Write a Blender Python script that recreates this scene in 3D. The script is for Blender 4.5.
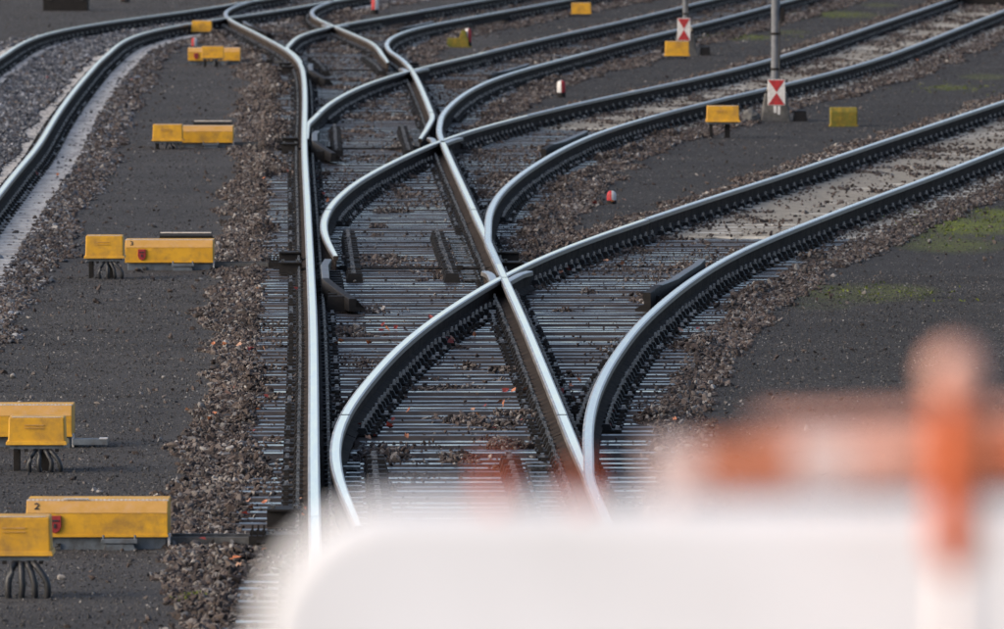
import bpy, bmesh, math, random
import numpy as np
from mathutils import Vector, Matrix, Euler

random.seed(7)
rng = np.random.default_rng(11)
scene = bpy.context.scene
for o in list(bpy.data.objects):
    bpy.data.objects.remove(o)

# ------------------------------------------------------------------ camera
F = 9740.0            # focal length in pixels of the 1004 px wide photograph
CX, CY, YH = 502.0, 314.5, -200.0
H = 3.71              # camera height over the rail heads (z = 0 is the top of the rails)
TH = math.atan((CY - YH) / F)
cam = bpy.data.cameras.new('camera')
cam.sensor_width = 36.0
cam.lens = F / 1004.0 * 36.0
cam.clip_start = 0.5
cam.clip_end = 6000
cam.dof.use_dof = True
cam.dof.focus_distance = 65.0
cam.dof.aperture_fstop = 11.0
camo = bpy.data.objects.new('camera', cam)
camo.location = (0, 0, H)
camo.rotation_euler = (math.pi / 2 - TH, 0, 0)
scene.collection.objects.link(camo)
scene.camera = camo

# ------------------------------------------------------------------ sky, sun, exposure
SUN_EL, SUN_AZ = math.radians(26), math.radians(252)   # azimuth from +Y, clockwise
world = bpy.data.worlds.new('World')
scene.world = world
world.use_nodes = True
wn = world.node_tree
bg = wn.nodes['Background']
sky = wn.nodes.new('ShaderNodeTexSky')
sky.sky_type = 'NISHITA'
sky.sun_disc = False
sky.sun_elevation = SUN_EL
sky.sun_rotation = SUN_AZ
sky.air_density = 0.7
sky.dust_density = 2.2
sky.ozone_density = 0.1
wn.links.new(sky.outputs[0], bg.inputs[0])
bg.inputs[1].default_value = 0.15
sun = bpy.data.lights.new('sun', 'SUN')
sun.energy = 1.5
sun.angle = math.radians(60)
sun.color = (1.0, 0.92, 0.82)
suno = bpy.data.objects.new('sun', sun)
sd = Vector((math.sin(SUN_AZ) * math.cos(SUN_EL), math.cos(SUN_AZ) * math.cos(SUN_EL), math.sin(SUN_EL)))
suno.rotation_euler = sd.to_track_quat('Z', 'Y').to_euler()
suno.location = (0, 0, 30)
scene.collection.objects.link(suno)
vs = scene.view_settings
vs.view_transform = 'Standard'
vs.look = 'None'
vs.gamma = 1.0
vs.exposure = 1.0
vs.use_curve_mapping = False


# ------------------------------------------------------------------ helpers
def G(x, y, z=0.0):
    """photo pixel -> point (X, Y) on the horizontal plane at height z"""
    a = TH + math.atan((y - CY) / F)
    d = (H - z) / math.tan(a)
    s = d * math.cos(TH) + (H - z) * math.sin(TH)
    return (x - CX) / F * s, d


GZ = -0.19            # walkway level


def nodes_of(m):
    m.use_nodes = True
    nt = m.node_tree
    return nt, nt.nodes['Principled BSDF']


def mat(name, c1, c2=None, scale=20.0, rough=0.8, rough2=None, metal=0.0, bump=0.0, bscale=None, spec=0.3,
        stretch=(1, 1, 1), c3=None, scale3=1.0, mask=(0.45, 0.65), coat=0.0):
    m = bpy.data.materials.new(name)
    nt, b = nodes_of(m)
    geo = nt.nodes.new('ShaderNodeNewGeometry')
    mp = nt.nodes.new('ShaderNodeMapping')
    mp.inputs['Scale'].default_value = stretch
    nt.links.new(geo.outputs['Position'], mp.inputs[0])
    n = nt.nodes.new('ShaderNodeTexNoise')
    n.inputs['Scale'].default_value = scale
    n.inputs['Detail'].default_value = 5
    n.inputs['Roughness'].default_value = 0.65
    nt.links.new(mp.outputs[0], n.inputs['Vector'])
    r = nt.nodes.new('ShaderNodeValToRGB')
    r.color_ramp.elements[0].position = 0.35
    r.color_ramp.elements[1].position = 0.65
    r.color_ramp.elements[0].color = (*c1, 1)
    r.color_ramp.elements[1].color = (*(c2 or c1), 1)
    nt.links.new(n.outputs[0], r.inputs[0])
    col = r.outputs[0]
    if c3:
        n3 = nt.nodes.new('ShaderNodeTexNoise')
        n3.inputs['Scale'].default_value = scale3
        n3.inputs['Detail'].default_value = 6
        n3.inputs['Roughness'].default_value = 0.7
        nt.links.new(mp.outputs[0], n3.inputs['Vector'])
        mr = nt.nodes.new('ShaderNodeMapRange')
        mr.inputs[1].default_value, mr.inputs[2].default_value = mask
        nt.links.new(n3.outputs[0], mr.inputs[0])
        mx = nt.nodes.new('ShaderNodeMix')
        mx.data_type = 'RGBA'
        nt.links.new(mr.outputs[0], mx.inputs[0])
        nt.links.new(col, mx.inputs[6])
        mx.inputs[7].default_value = (*c3, 1)
        col = mx.outputs[2]
    nt.links.new(col, b.inputs['Base Color'])
    b.inputs['Metallic'].default_value = metal
    b.inputs['Specular IOR Level'].default_value = spec
    b.inputs['Coat Weight'].default_value = coat
    if rough2 is None:
        b.inputs['Roughness'].default_value = rough
    else:
        mr = nt.nodes.new('ShaderNodeMapRange')
        mr.inputs[1].default_value, mr.inputs[2].default_value = 0.35, 0.65
        mr.inputs[3].default_value, mr.inputs[4].default_value = rough, rough2
        nt.links.new(n.outputs[0], mr.inputs[0])
        nt.links.new(mr.outputs[0], b.inputs['Roughness'])
    if bump:
        nb = nt.nodes.new('ShaderNodeTexNoise')
        nb.inputs['Scale'].default_value = bscale or scale * 2
        nb.inputs['Detail'].default_value = 4
        nt.links.new(mp.outputs[0], nb.inputs['Vector'])
        bp = nt.nodes.new('ShaderNodeBump')
        bp.inputs['Strength'].default_value = 1.0
        bp.inputs['Distance'].default_value = bump
        nt.links.new(nb.outputs[0], bp.inputs['Height'])
        nt.links.new(bp.outputs[0], b.inputs['Normal'])
    return m


class MB:
    def __init__(self):
        self.v, self.f, self.m = [], [], []

    def quadbox(self, lo, hi, mi=0, top=None, M=None):
        """box from lo to hi; top=(dx0,dx1,dy0,dy1) insets of the upper face"""
        x0, y0, z0 = lo
        x1, y1, z1 = hi
        t = top or (0, 0, 0, 0)
        p = [(x0, y0, z0), (x1, y0, z0), (x1, y1, z0), (x0, y1, z0),
             (x0 + t[0], y0 + t[2], z1), (x1 - t[1], y0 + t[2], z1), (x1 - t[1], y1 - t[3], z1), (x0 + t[0], y1 - t[3], z1)]
        if M is not None:
            p = [tuple(M @ Vector(q)) for q in p]
        n = len(self.v)
        self.v += p
        for f in ((3, 2, 1, 0), (4, 5, 6, 7), (0, 1, 5, 4), (1, 2, 6, 5), (2, 3, 7, 6), (3, 0, 4, 7)):
            self.f.append(tuple(n + i for i in f))
            self.m.append(mi)
        return self

    def box(self, c, s, mi=0, M=None):
        return self.quadbox([c[i] - s[i] / 2 for i in range(3)], [c[i] + s[i] / 2 for i in range(3)], mi, None, M)

    def tube(self, pts, r, n=8, mi=0, cap=True):
        pts = [Vector(p) for p in pts]
        rs = r if isinstance(r, (list, tuple)) else [r] * len(pts)
        base = len(self.v)
        for i, p in enumerate(pts):
            t = (pts[min(i + 1, len(pts) - 1)] - pts[max(i - 1, 0)]).normalized()
            a = Vector((0, 0, 1)) if abs(t.z) < 0.9 else Vector((1, 0, 0))
            u = t.cross(a).normalized()
            w = u.cross(t).normalized()
            for k in range(n):
                an = 2 * math.pi * k / n
                self.v.append(tuple(p + (u * math.cos(an) + w * math.sin(an)) * rs[i]))
        for i in range(len(pts) - 1):
            for k in range(n):
                a, b = base + i * n + k, base + i * n + (k + 1) % n
                self.f.append((a, b, b + n, a + n))
                self.m.append(mi)
        if cap:
            self.f.append(tuple(base + k for k in range(n - 1, -1, -1)))
            self.m.append(mi)
            e = base + (len(pts) - 1) * n
            self.f.append(tuple(e + k for k in range(n)))
            self.m.append(mi)
        return self

    def prism(self, poly, x0, x1, mi=0):
        """polygon of (y, z) extruded along x"""
        n = len(poly)
        b = len(self.v)
        self.v += [(x0, p[0], p[1]) for p in poly] + [(x1, p[0], p[1]) for p in poly]
        for k in range(n):
            j = (k + 1) % n
            self.f.append((b + k, b + j, b + n + j, b + n + k))
            self.m.append(mi)
        self.f.append(tuple(b + k for k in range(n - 1, -1, -1)))
        self.m.append(mi)
        self.f.append(tuple(b + n + k for k in range(n)))
        self.m.append(mi)
        return self

    def mesh(self, name, mats, smooth=False):
        me = bpy.data.meshes.new(name)
        me.from_pydata(self.v, [], self.f)
        for m in (mats if isinstance(mats, (list, tuple)) else [mats]):
            me.materials.append(m)
        if any(self.m):
            me.polygons.foreach_set('material_index', self.m)
        bm = bmesh.new()
        bm.from_mesh(me)
        bmesh.ops.recalc_face_normals(bm, faces=bm.faces)
        bm.to_mesh(me)
        bm.free()
        if smooth:
            me.shade_smooth()
        return me

    def build(self, name, mats, parent=None, loc=(0, 0, 0), bevel=0.0, smooth=False):
        return link(name, self.mesh(name, mats, smooth), parent, loc, bevel)


def link(name, me, parent=None, loc=(0, 0, 0), bevel=0.0):
    o = bpy.data.objects.new(name, me)
    scene.collection.objects.link(o)
    o.location = loc
    if parent:
        o.parent = parent
    if bevel:
        md = o.modifiers.new('bevel', 'BEVEL')
        md.width = bevel
        md.segments = 2
        md.limit_method = 'ANGLE'
    return o


def thing(name, label, cat, loc=(0, 0, 0), rz=0.0, group=None):
    o = bpy.data.objects.new(name, None)
    scene.collection.objects.link(o)
    o.empty_display_size = 0.1
    o.location = loc
    o.rotation_euler = (0, 0, rz)
    return tag(o, label, cat, group)


def tag(o, label=None, cat=None, group=None, kind=None):
    if label: o['label'] = label
    if cat: o['category'] = cat
    if group: o['group'] = group
    if kind: o['kind'] = kind
    return o


def vnoise(x, y, s, seed=0):
    """value noise 0..1 (numpy)"""
    x = np.asarray(x) / s
    y = np.asarray(y) / s
    xi, yi = np.floor(x).astype(np.int64), np.floor(y).astype(np.int64)
    fx, fy = x - xi, y - yi
    fx, fy = fx * fx * (3 - 2 * fx), fy * fy * (3 - 2 * fy)

    def h(a, b):
        n = (a * 374761393 + b * 668265263 + seed * 982451653) & 0x7fffffff
        n = ((n ^ (n >> 13)) * 1274126177) & 0x7fffffff
        return ((n ^ (n >> 16)) & 0xffff) / 65535.0
    return (h(xi, yi) * (1 - fx) + h(xi + 1, yi) * fx) * (1 - fy) + (h(xi, yi + 1) * (1 - fx) + h(xi + 1, yi + 1) * fx) * fy


# ------------------------------------------------------------------ rail lines (photo pixels on the rail-head plane)
R={}
R['L0']=[(315.2,590),(314.8,545),(314.6,520),(313.8,473),(313.6,420),(313.4,370),(312.8,320),(311.3,285),(309.3,243.6),(306.7,191.8),(304.4,147),(304.9,103.6),(303.6,77.7),(301,64.7),(295.8,57),(286.8,49.2),(269.9,40),(246.6,27.2),(231,19.4),(224.6,14.2),(227.2,9.8),(236.3,4.7),(251.8,.8)]
R['M']=[(596.6,493.5),(578.3,451.7),(570.9,435.4),(552.8,391.3),(534.6,349.9),(521.7,318.8),(510.5,293),(503.6,277.2),(495.8,256.5),(488,241),(477.7,217.7),(462.1,184),(446.6,147.8)]
R['C_r']=[(446.6,147.8),(440.1,132),(440.1,121.7),(444,111.3),(454.4,101),(472.5,89.3),(498.4,77.7),(529.5,67.3),(581.2,54.4),(603,48.5),(651.8,35),(703.6,22),(742.4,11.7),(781,1.3)]
R['C_b']=[(412.5,70),(415.5,75),(423.3,90.6),(431,107.5),(432.4,115.2),(427.2,126.9),(419.4,138.5)]
R['D_r']=[(415,70),(407,62),(391.6,51.8),(386,45.3),(390.3,37.5),(404.6,29.8),(425.3,23.3),(455,18.9),(490.6,11.7),(529.5,5.2),(560.5,0)]
R['D_l']=[(289.3,48),(289.3,44),(297,37.5),(311.3,31.6),(329.5,27.7),(355.4,22.8),(394.2,16),(460,3.9)]
R['D_b']=[(387.8,62),(383.9,55.7),(378.7,50.5),(363,41.4),(345,32.4),(333,27),(321.7,22),(311.3,15.5),(308.2,11.7),(311.3,6.5),(324.3,1.3)]
R['TLr']=[(0,191.8),(18,168.5),(36.2,147.8),(51.8,121.7),(77.7,85.5),(95.8,64.7),(113.9,46.6),(129.5,36.2),(155.4,28),(194,21.2),(222.7,16.8),(251.8,13),(277.7,10.4),(308.8,3.9)]
R['TLl']=[(0,59.6),(15.5,47.9),(36.2,37.5),(72.5,28),(129.5,19.4),(181.3,11.7),(225,4.4),(259,0)]
R['B_l']=[(336,252.6),(328.2,241),(321.7,225.4),(324.3,217.7),(329.5,208.6),(345,191.8),(365.7,177.5),(391.6,163.3),(420,149),(433,143),(464.7,132),(503.6,121.7),(555.4,110),(605,99),(638.8,90.6),(690.6,77.7),(755.4,63.4),(805,48.9),(840.7,36.6),(881.3,21.3),(922,7.1),(946.3,.6)]
R['B_r']=[(489,235.8),(488,220.3),(490.6,207.3),(501,190.5),(516.5,175),(539.8,160.7),(566,147),(596.8,132),(633,120.4),(651.8,114),(703.6,99.7),(755.4,89.4),(805,79.6),(850.8,66),(901.6,48.8),(952.4,30.5),(1004,12.2)]
R['A_l']=[(354.8,509),(340.2,483.8),(334.8,462),(334.8,447.3),(337.5,432),(341,419.8),(352.8,401.7),(370.9,381),(394.2,355),(425.3,326.6),(462,302),(490.6,285.2),(511.3,276),(534.6,263),(560.5,251.3),(603,235.5),(638.8,222.9),(660,217.7),(690.6,204.7),(742.4,187.9),(781,176.5),(822,163.4),(869.2,146.7),(891.6,139),(1004,101)]
R['A_r']=[(591.4,477.8),(587.2,441),(590.3,407),(599.4,383.6),(604.5,368),(614.9,352.5),(625.4,337),(633,326.6),(659.4,304),(685.4,278.5),(711.3,261.7),(745,244.9),(781,230.3),(822,213.7),(869.2,196.9),(913.9,181.3),(958.5,162.3),(1004,145.6)]
R['C_l']=[(307.5,124.3),(310,120.4),(324.3,107.5),(345,93.2),(376,79),(407,70.5),(451.8,59.6),(503.6,46.6),(555.4,35),(605,25),(651.8,14.2),(703.6,1.3)]

GRID = np.arange(30.0, 230.01, 0.5)


def fit(pts, lam=40.0):
    """smooth X(D) through points given as (X, D), straight outside of them"""
    p = np.array(sorted((d, x) for x, d in pts))
    lo, hi = p[0, 0], p[-1, 0]
    g = GRID[(GRID >= lo - 0.5) & (GRID <= hi + 0.5)]
    n = len(g)
    A = np.zeros((n, n))
    b = np.zeros(n)
    for d, x in p:
        i = min(max(int((d - g[0]) / 0.5), 0), n - 2)
        t = (d - g[i]) / 0.5
        w = (80.0 / d) ** 1
        for a, wa in ((i, 1 - t), (i + 1, t)):
            b[a] += w * wa * x
            for c, wc in ((i, 1 - t), (i + 1, t)):
                A[a, c] += w * wa * wc
    D2 = np.zeros((n - 2, n))
    for i in range(n - 2):
        D2[i, i:i + 3] = (1, -2, 1)
    A += lam * D2.T @ D2 + 1e-9 * np.eye(n)
    s = np.linalg.solve(A, b)
    k0 = (s[4] - s[0]) / (g[4] - g[0])
    k1 = (s[-1] - s[-9]) / (g[-1] - g[-9])
    out = np.interp(GRID, g, s)
    out = np.where(GRID < g[0], s[0] + (GRID - g[0]) * k0, out)
    out = np.where(GRID > g[-1], s[-1] + (GRID - g[-1]) * k1, out)
    return out


def ev(a, d):
    return np.interp(d, GRID, a)


def slope(a):
    return np.gradient(a, GRID)


GW = 1.505
P = {k: [G(*q) for q in v] for k, v in R.items()}
L0 = fit(P['L0'], 60)
MR = L0 + GW * np.sqrt(1 + slope(L0) ** 2)


def pair(l, r, d0, d1, lam=60):
    """left and right rail of a track with the right gauge beyond d0..d1"""
    a, b = fit(P[l], lam), fit(P[r], lam)
    c = (a + b) / 2
    s = np.sqrt(1 + slope(c) ** 2) * GW / 2
    w = np.clip((GRID - d0) / (d1 - d0), 0, 1)
    return a * (1 - w) + (c - s) * w, b * (1 - w) + (c + s) * w


A_l, A_r = pair('A_l', 'A_r', 58, 66)
B_l, B_r = pair('B_l', 'B_r', 87, 95)
C_l, C_r = pair('C_l', 'C_r', 115, 121)
D_l, D_r = pair('D_l', 'D_r', 148, 154)


def extend(a, d_from, span):
    """carry on straight beyond d_from with the mean direction of the last metres"""
    k = (ev(a, d_from) - ev(a, d_from - span)) / span
    return np.where(GRID > d_from, ev(a, d_from) + (GRID - d_from) * k, a)


def repair(l, r, d_from, span=12):
    c = extend((l + r) / 2, d_from, span)
    s = np.sqrt(1 + slope(c) ** 2) * GW / 2
    return np.where(GRID > d_from - 4, c - s, l), np.where(GRID > d_from - 4, c + s, r)


A_l, A_r = repair(A_l, A_r, 105)
B_l, B_r = repair(B_l, B_r, 168)
C_l, C_r = repair(C_l, C_r, 178)
D_l, D_r = repair(D_l, D_r, 177)
_tr, _tl = fit(P['TLr'], 60), fit(P['TLl'], 60)
_w = np.clip((GRID - 138) / 6, 0, 1)
_s = np.sqrt(1 + slope(_tr) ** 2) * GW
_c = ((_tl + _tr) / 2) * _w + (_tr - _s / 2) * (1 - _w)
_s = np.sqrt(1 + slope(_c) ** 2) * GW / 2
T_l, T_r = _c - _s, _c + _s


def upto(base, other, d0, d1):
    """base before d0, other after d1"""
    w = np.clip((GRID - d0) / (d1 - d0), 0, 1)
    w = w * w * (3 - 2 * w)
    return base * (1 - w) + other * w


A_r = np.maximum(upto(MR, A_r, 52, 55), MR)
B_r = np.maximum(upto(MR, B_r, 80, 84), MR)
C_r = np.maximum(upto(MR, C_r, 107, 112), MR)
D_r = np.maximum(upto(MR, D_r, 138, 144), MR)
C_l = np.maximum(upto(L0 + 0.03, C_l, 108, 114), L0 + 0.03)
D_l = np.maximum(upto(L0 + 0.03, D_l, 143, 149), L0 + 0.03)
C_b = upto(fit(P['C_b'], 20), MR, 112, 117)
D_b = upto(fit(P['D_b'][:6], 20), MR, 142, 152)


def cross(a, b, lo, hi):
    d = np.arange(lo, hi, 0.05)
    s = ev(a, d) - ev(b, d)
    i = int(np.argmin(np.abs(s)))
    return float(d[i])


XA, XB, XC, XD = cross(A_l, MR, 68, 84), cross(B_l, MR, 97, 112), cross(C_l, MR, 126, 142), cross(D_l, MR, 150, 170)
print('crossings at', XA, XB, XC, XD)

# ------------------------------------------------------------------ materials
M_poll = mat('polished_steel', (0.88, 0.78, 0.675), (0.97, 0.87, 0.765), 3, 0.11, 0.20, 1.0, stretch=(8, 0.4, 1))
M_rim = mat('rubbed_steel_rim', (0.22, 0.195, 0.17), (0.52, 0.47, 0.415), 4, 0.32, 0.5, 0.9, stretch=(2, 1, 1))
M_side = mat('rail_head_side', (0.055, 0.046, 0.040), (0.15, 0.132, 0.118), 6, 0.42, 0.62, 0.45, stretch=(1, 0.5, 1))
M_worn = mat('worn_steel', (0.30, 0.27, 0.24), (0.55, 0.50, 0.45), 5, 0.28, 0.40, 1.0, stretch=(30, 1, 1))
M_rust = mat('rail_rust', (0.016, 0.0128, 0.011), (0.046, 0.036, 0.030), 9, 0.9, 0.98, 0.0, 0.001, 60, 0.04)
M_iron = mat('dark_iron', (0.008, 0.0072, 0.007), (0.020, 0.0175, 0.016), 30, 0.6, 0.85, 0.0, 0.0008, 90, 0.15)
M_bolt = mat('bolt_steel', (0.03, 0.027, 0.025), (0.22, 0.205, 0.19), 45, 0.15, 0.45, 0.8)
M_timb = mat('wet_timber', (0.011, 0.0095, 0.009), (0.036, 0.030, 0.027), 5, 0.08, 0.45, 0, 0.0003, 40, 0.55,
             stretch=(1, 3, 3), c3=(0.040, 0.032, 0.027), scale3=2.3)
_nt = M_timb.node_tree                 # some bearers are wetter than others
_b = _nt.nodes['Principled BSDF']
_oi = _nt.nodes.new('ShaderNodeObjectInfo')
_mr = _nt.nodes.new('ShaderNodeMapRange')
_mr.inputs[3].default_value, _mr.inputs[4].default_value = -0.06, 0.28
_nt.links.new(_oi.outputs['Random'], _mr.inputs[0])
_ad = _nt.nodes.new('ShaderNodeMath')
_ad.use_clamp = True
_nt.links.new(_b.inputs['Roughness'].links[0].from_socket, _ad.inputs[0])
_nt.links.new(_mr.outputs[0], _ad.inputs[1])
_nt.links.new(_ad.outputs[0], _b.inputs['Roughness'])
M_timb.node_tree.nodes['Principled BSDF'].inputs['Specular Tint'].default_value = (1.0, 0.85, 0.73, 1)
M_conc = mat('concrete_grey', (0.33, 0.315, 0.29), (0.48, 0.455, 0.425), 14, 0.8, None, 0, 0.001, 80, 0.3,
             c3=(0.20, 0.19, 0.185), scale3=5)
M_conb = mat('concrete_beige', (0.32, 0.30, 0.255), (0.46, 0.43, 0.37), 14, 0.8, None, 0, 0.001, 80, 0.3,
             c3=(0.16, 0.145, 0.12), scale3=5)
M_yel = mat('yellow_paint', (0.46, 0.232, 0.014), (0.57, 0.295, 0.016), 5, 0.5, 0.65, 0, 0.0005, 60, 0.3,
            c3=(0.20, 0.11, 0.034), scale3=9, mask=(0.44, 0.78))
M_yel2 = mat('yellow_paint_pinkish', (0.37, 0.195, 0.035), (0.43, 0.235, 0.065), 12, 0.55, None, 0, 0.0005, 60, 0.35,
             c3=(0.40, 0.24, 0.12), scale3=18, mask=(0.5, 0.75))  # pinkish yellow; on machine shoulders it carries the sunlit tone
M_edge = mat('chipped_pale_edge', (0.40, 0.36, 0.32), (0.62, 0.58, 0.54), 60, 0.5)
M_blue = mat('blue_grey_steel', (0.075, 0.088, 0.10), (0.12, 0.135, 0.15), 20, 0.5, 0.65, 0, 0, None, 0.4,
             c3=(0.05, 0.047, 0.045), scale3=9)
M_black = mat('black_rubber', (0.010, 0.010, 0.011), (0.022, 0.022, 0.023), 40, 0.5, None, 0, 0, None, 0.4)
M_red = mat('red_paint', (0.27, 0.013, 0.016), (0.36, 0.022, 0.024), 30, 0.6, c3=(0.16, 0.02, 0.02), scale3=20)
M_dred = mat('dull_red_lock', (0.20, 0.018, 0.018), (0.28, 0.03, 0.028), 40, 0.55)
M_white = mat('white_paint', (0.40, 0.385, 0.37), (0.54, 0.52, 0.50), 25, 0.55, c3=(0.33, 0.30, 0.27), scale3=14, mask=(0.45, 0.75))
M_ink = mat('black_print', (0.02, 0.02, 0.02), (0.03, 0.03, 0.03), 40, 0.6)
M_pole = mat('galvanised_grey', (0.085, 0.090, 0.10), (0.125, 0.13, 0.14), 12, 0.5, 0.65, 0.3)
M_foot = mat('old_concrete', (0.06, 0.057, 0.053), (0.11, 0.105, 0.098), 14, 0.9, None, 0, 0.004, 40, 0.2)
M_mossy = mat('mossy_yellow', (0.10, 0.080, 0.016), (0.20, 0.135, 0.018), 18, 0.85, None, 0, 0.003, 60, 0.2,
              c3=(0.085, 0.095, 0.02), scale3=10)
M_orange = mat('orange_plastic', (0.46, 0.085, 0.022), (0.54, 0.11, 0.03), 10, 0.4)
M_peach = mat('pale_peach_plastic', (0.66, 0.33, 0.24), (0.72, 0.40, 0.31), 10, 0.4)
M_pale = mat('pale_pink_plastic', (0.66, 0.50, 0.45), (0.72, 0.56, 0.51), 10, 0.4)
M_stem = mat('pinkish_white_plastic', (0.74, 0.66, 0.64), (0.78, 0.70, 0.68), 6, 0.5)
M_rusto = mat('rust_orange_plastic', (0.46, 0.15, 0.07), (0.52, 0.18, 0.09), 10, 0.4)
M_salm = mat('salmon_plastic', (0.56, 0.27, 0.18), (0.62, 0.33, 0.23), 10, 0.4)
M_barr = mat('white_plastic', (0.72, 0.70, 0.69), (0.82, 0.80, 0.80), 5, 0.45)
M_leaf = [mat('red_leaf', (0.14, 0.02, 0.016), (0.22, 0.04, 0.03), 30, 0.5), mat('orange_leaf', (0.28, 0.085, 0.03), (0.36, 0.15, 0.08), 30, 0.5),
          mat('brown_leaf', (0.20, 0.10, 0.06), (0.30, 0.17, 0.11), 30, 0.5)]

# ------------------------------------------------------------------ tracks for the zone map
TRK = [(L0, MR, 30, 205, 'main'), (A_l, A_r, 50, 205, 'A'), (B_l, B_r, 79, 205, 'B'), (C_l, C_r, 107, 205, 'C'),
       (D_l, D_r, 140, 205, 'D'), (T_l, T_r, 30, 205, 'T')]


def tdist(X, D, names=None):
    X, D = np.asarray(X, float), np.asarray(D, float)
    best = np.full(X.shape, 99.0)
    which = np.full(X.shape, -1)
    for i, (l, r, a, b, nm) in enumerate(TRK):
        if names and nm not in names:
            continue
        d = np.maximum(ev(l, D) - X, X - ev(r, D))
        d = np.where((D < a), 99, d)
        u = d < best
        best = np.where(u, d, best)
        which = np.where(u, i, which)
    return best, which


def in_view(X, D, m=1.6):
    return (np.abs(X) < D * 502 / F + m)


def ground_z(X, D):
    d, w = tdist(X, D)
    edge = 0.86 + 0.30 * (vnoise(X, D / 2.2, 0.7, 3) - 0.5) + 0.15 * (vnoise(X, D, 0.22, 4) - 0.5)
    bal = np.clip((edge - d) / 0.18, 0, 1)
    z = GZ + 0.018 * (vnoise(X, D / 3, 0.9, 1) - 0.5) + 0.010 * (vnoise(X, D, 0.3, 2) - 0.5)
    inside = np.clip((0.56 - d) / 0.14, 0, 1)
    timber = ((w == 0) | ((w == 1) & (D < 86.5)) | ((w == 2) & (D < 115)) | ((w == 3) & (D < 144)) | ((w == 4) & (D < 172))) & (D > 30)
    clump = np.clip((vnoise(X, D / 3.0, 0.55, 8) * 0.55 + vnoise(X, D / 2, 0.23, 9) * 0.45 - 0.57 + 0.08 * np.clip((D - 70) / 40, 0, 1)) / 0.22, 0, 1)
    z_in = np.where(timber, -0.235 + 0.050 * clump + 0.06 * np.clip((d - 0.18) * 4, 0, 1), np.where(w == 5, np.where(d > -0.40 + 0.16 * vnoise(X, D / 3, 0.5, 41), -0.195, -0.165), -0.166 + 0.022 * (vnoise(X, D / 3, 0.4, 12) - 0.5)))
    inside = np.where(timber, inside, np.clip((0.50 - d) / 0.3, 0, 1))
    z_sh = GZ + 0.010
    z = z * (1 - bal) + bal * (z_sh * (1 - inside) + z_in * inside)
    return z, bal, inside, timber, clump, w, d


# ------------------------------------------------------------------ ground sheet (one mesh, dense where the camera looks)
def lines(lo, hi, step, far):
    mid = np.arange(lo, hi + step / 2, step)
    out = [1.0, 2, 4, 8, 16, 32, 64, 128, 256, 512, 1024, 2048]
    return np.concatenate([[lo - o for o in out[::-1] if o < far], mid, [hi + o for o in out if o < far]])


gx = lines(-13, 13, 0.13, 1500)
gy = lines(36, 206, 0.28, 3000)
XX, DD = np.meshgrid(gx, gy)
zz, bal, inside, timber, clump, ww, dd = ground_z(XX, np.clip(DD, 30, 229))
far = (np.abs(XX) > 14) | (DD > 206) | (DD < 33)
zz = np.where(far, GZ, zz)
zone_b = np.where(far, 0, bal)
sand = np.zeros_like(zz)
for i, (d0, k) in {1: (86.5, 1.0), 2: (115, 1.0)}.items():
    s = (ww == i) & (DD > d0) & (dd < 0.55)
    sand = np.where(s, k, sand)
sand = np.where((ww == 5) & (dd > -0.45) & (dd < 0.42) & (DD < 156), 0.2, sand)
moss = np.zeros_like(zz)
for (px, py, rx, ry, k) in ((965, 226, 50, 8, 0.9), (1000, 214, 25, 5, 0.9), (930, 236, 30, 5, 0.5), (860, 293, 70, 9, 0.55), (905, 290, 30, 6, 0.65), (950, 245, 50, 8, 0.6),
                            (740, 37, 30, 2.5, 0.7), (690, 40, 25, 2, 0.5), (835, 14, 40, 3, 0.7), (950, 88, 20, 2.5, 0.6), (985, 77, 25, 3, 0.5),
                            (790, 32, 20, 2, 0.5), (640, 395, 60, 6, 0.2), (820, 305, 40, 6, 0.35), (880, 5, 20, 2, .5)):
    x0, d0 = G(px, py, GZ)
    x1, _ = G(px + rx, py, GZ)
    _, d1 = G(px, py - ry, GZ)
    moss = np.maximum(moss, k * np.clip(1.6 - np.sqrt(((XX - x0) / (x1 - x0)) ** 2 + ((DD - d0) / (d1 - d0)) ** 2), 0, 1))
ny, nx = XX.shape
idx = np.arange(nx * ny).reshape(ny, nx)
quads = np.stack([idx[:-1, :-1], idx[:-1, 1:], idx[1:, 1:], idx[1:, :-1]], -1).reshape(-1, 4)
gme = bpy.data.meshes.new('ground')
gme.vertices.add(nx * ny)
gme.vertices.foreach_set('co', np.stack([XX, DD, zz], -1).ravel())
gme.loops.add(quads.size)
gme.loops.foreach_set('vertex_index', quads.ravel())
gme.polygons.add(len(quads))
gme.polygons.foreach_set('loop_start', np.arange(0, quads.size, 4))
gme.update(calc_edges=True)
gme.validate()
ca = gme.color_attributes.new('zone', 'FLOAT_COLOR', 'POINT')
ca.data.foreach_set('color', np.stack([zone_b, sand, moss, np.where(XX > 0, 0.72, 1.0)], -1).ravel())  # alpha: vignette-like darkness right of centre, put into the walkway colour
gme.shade_smooth()


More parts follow.
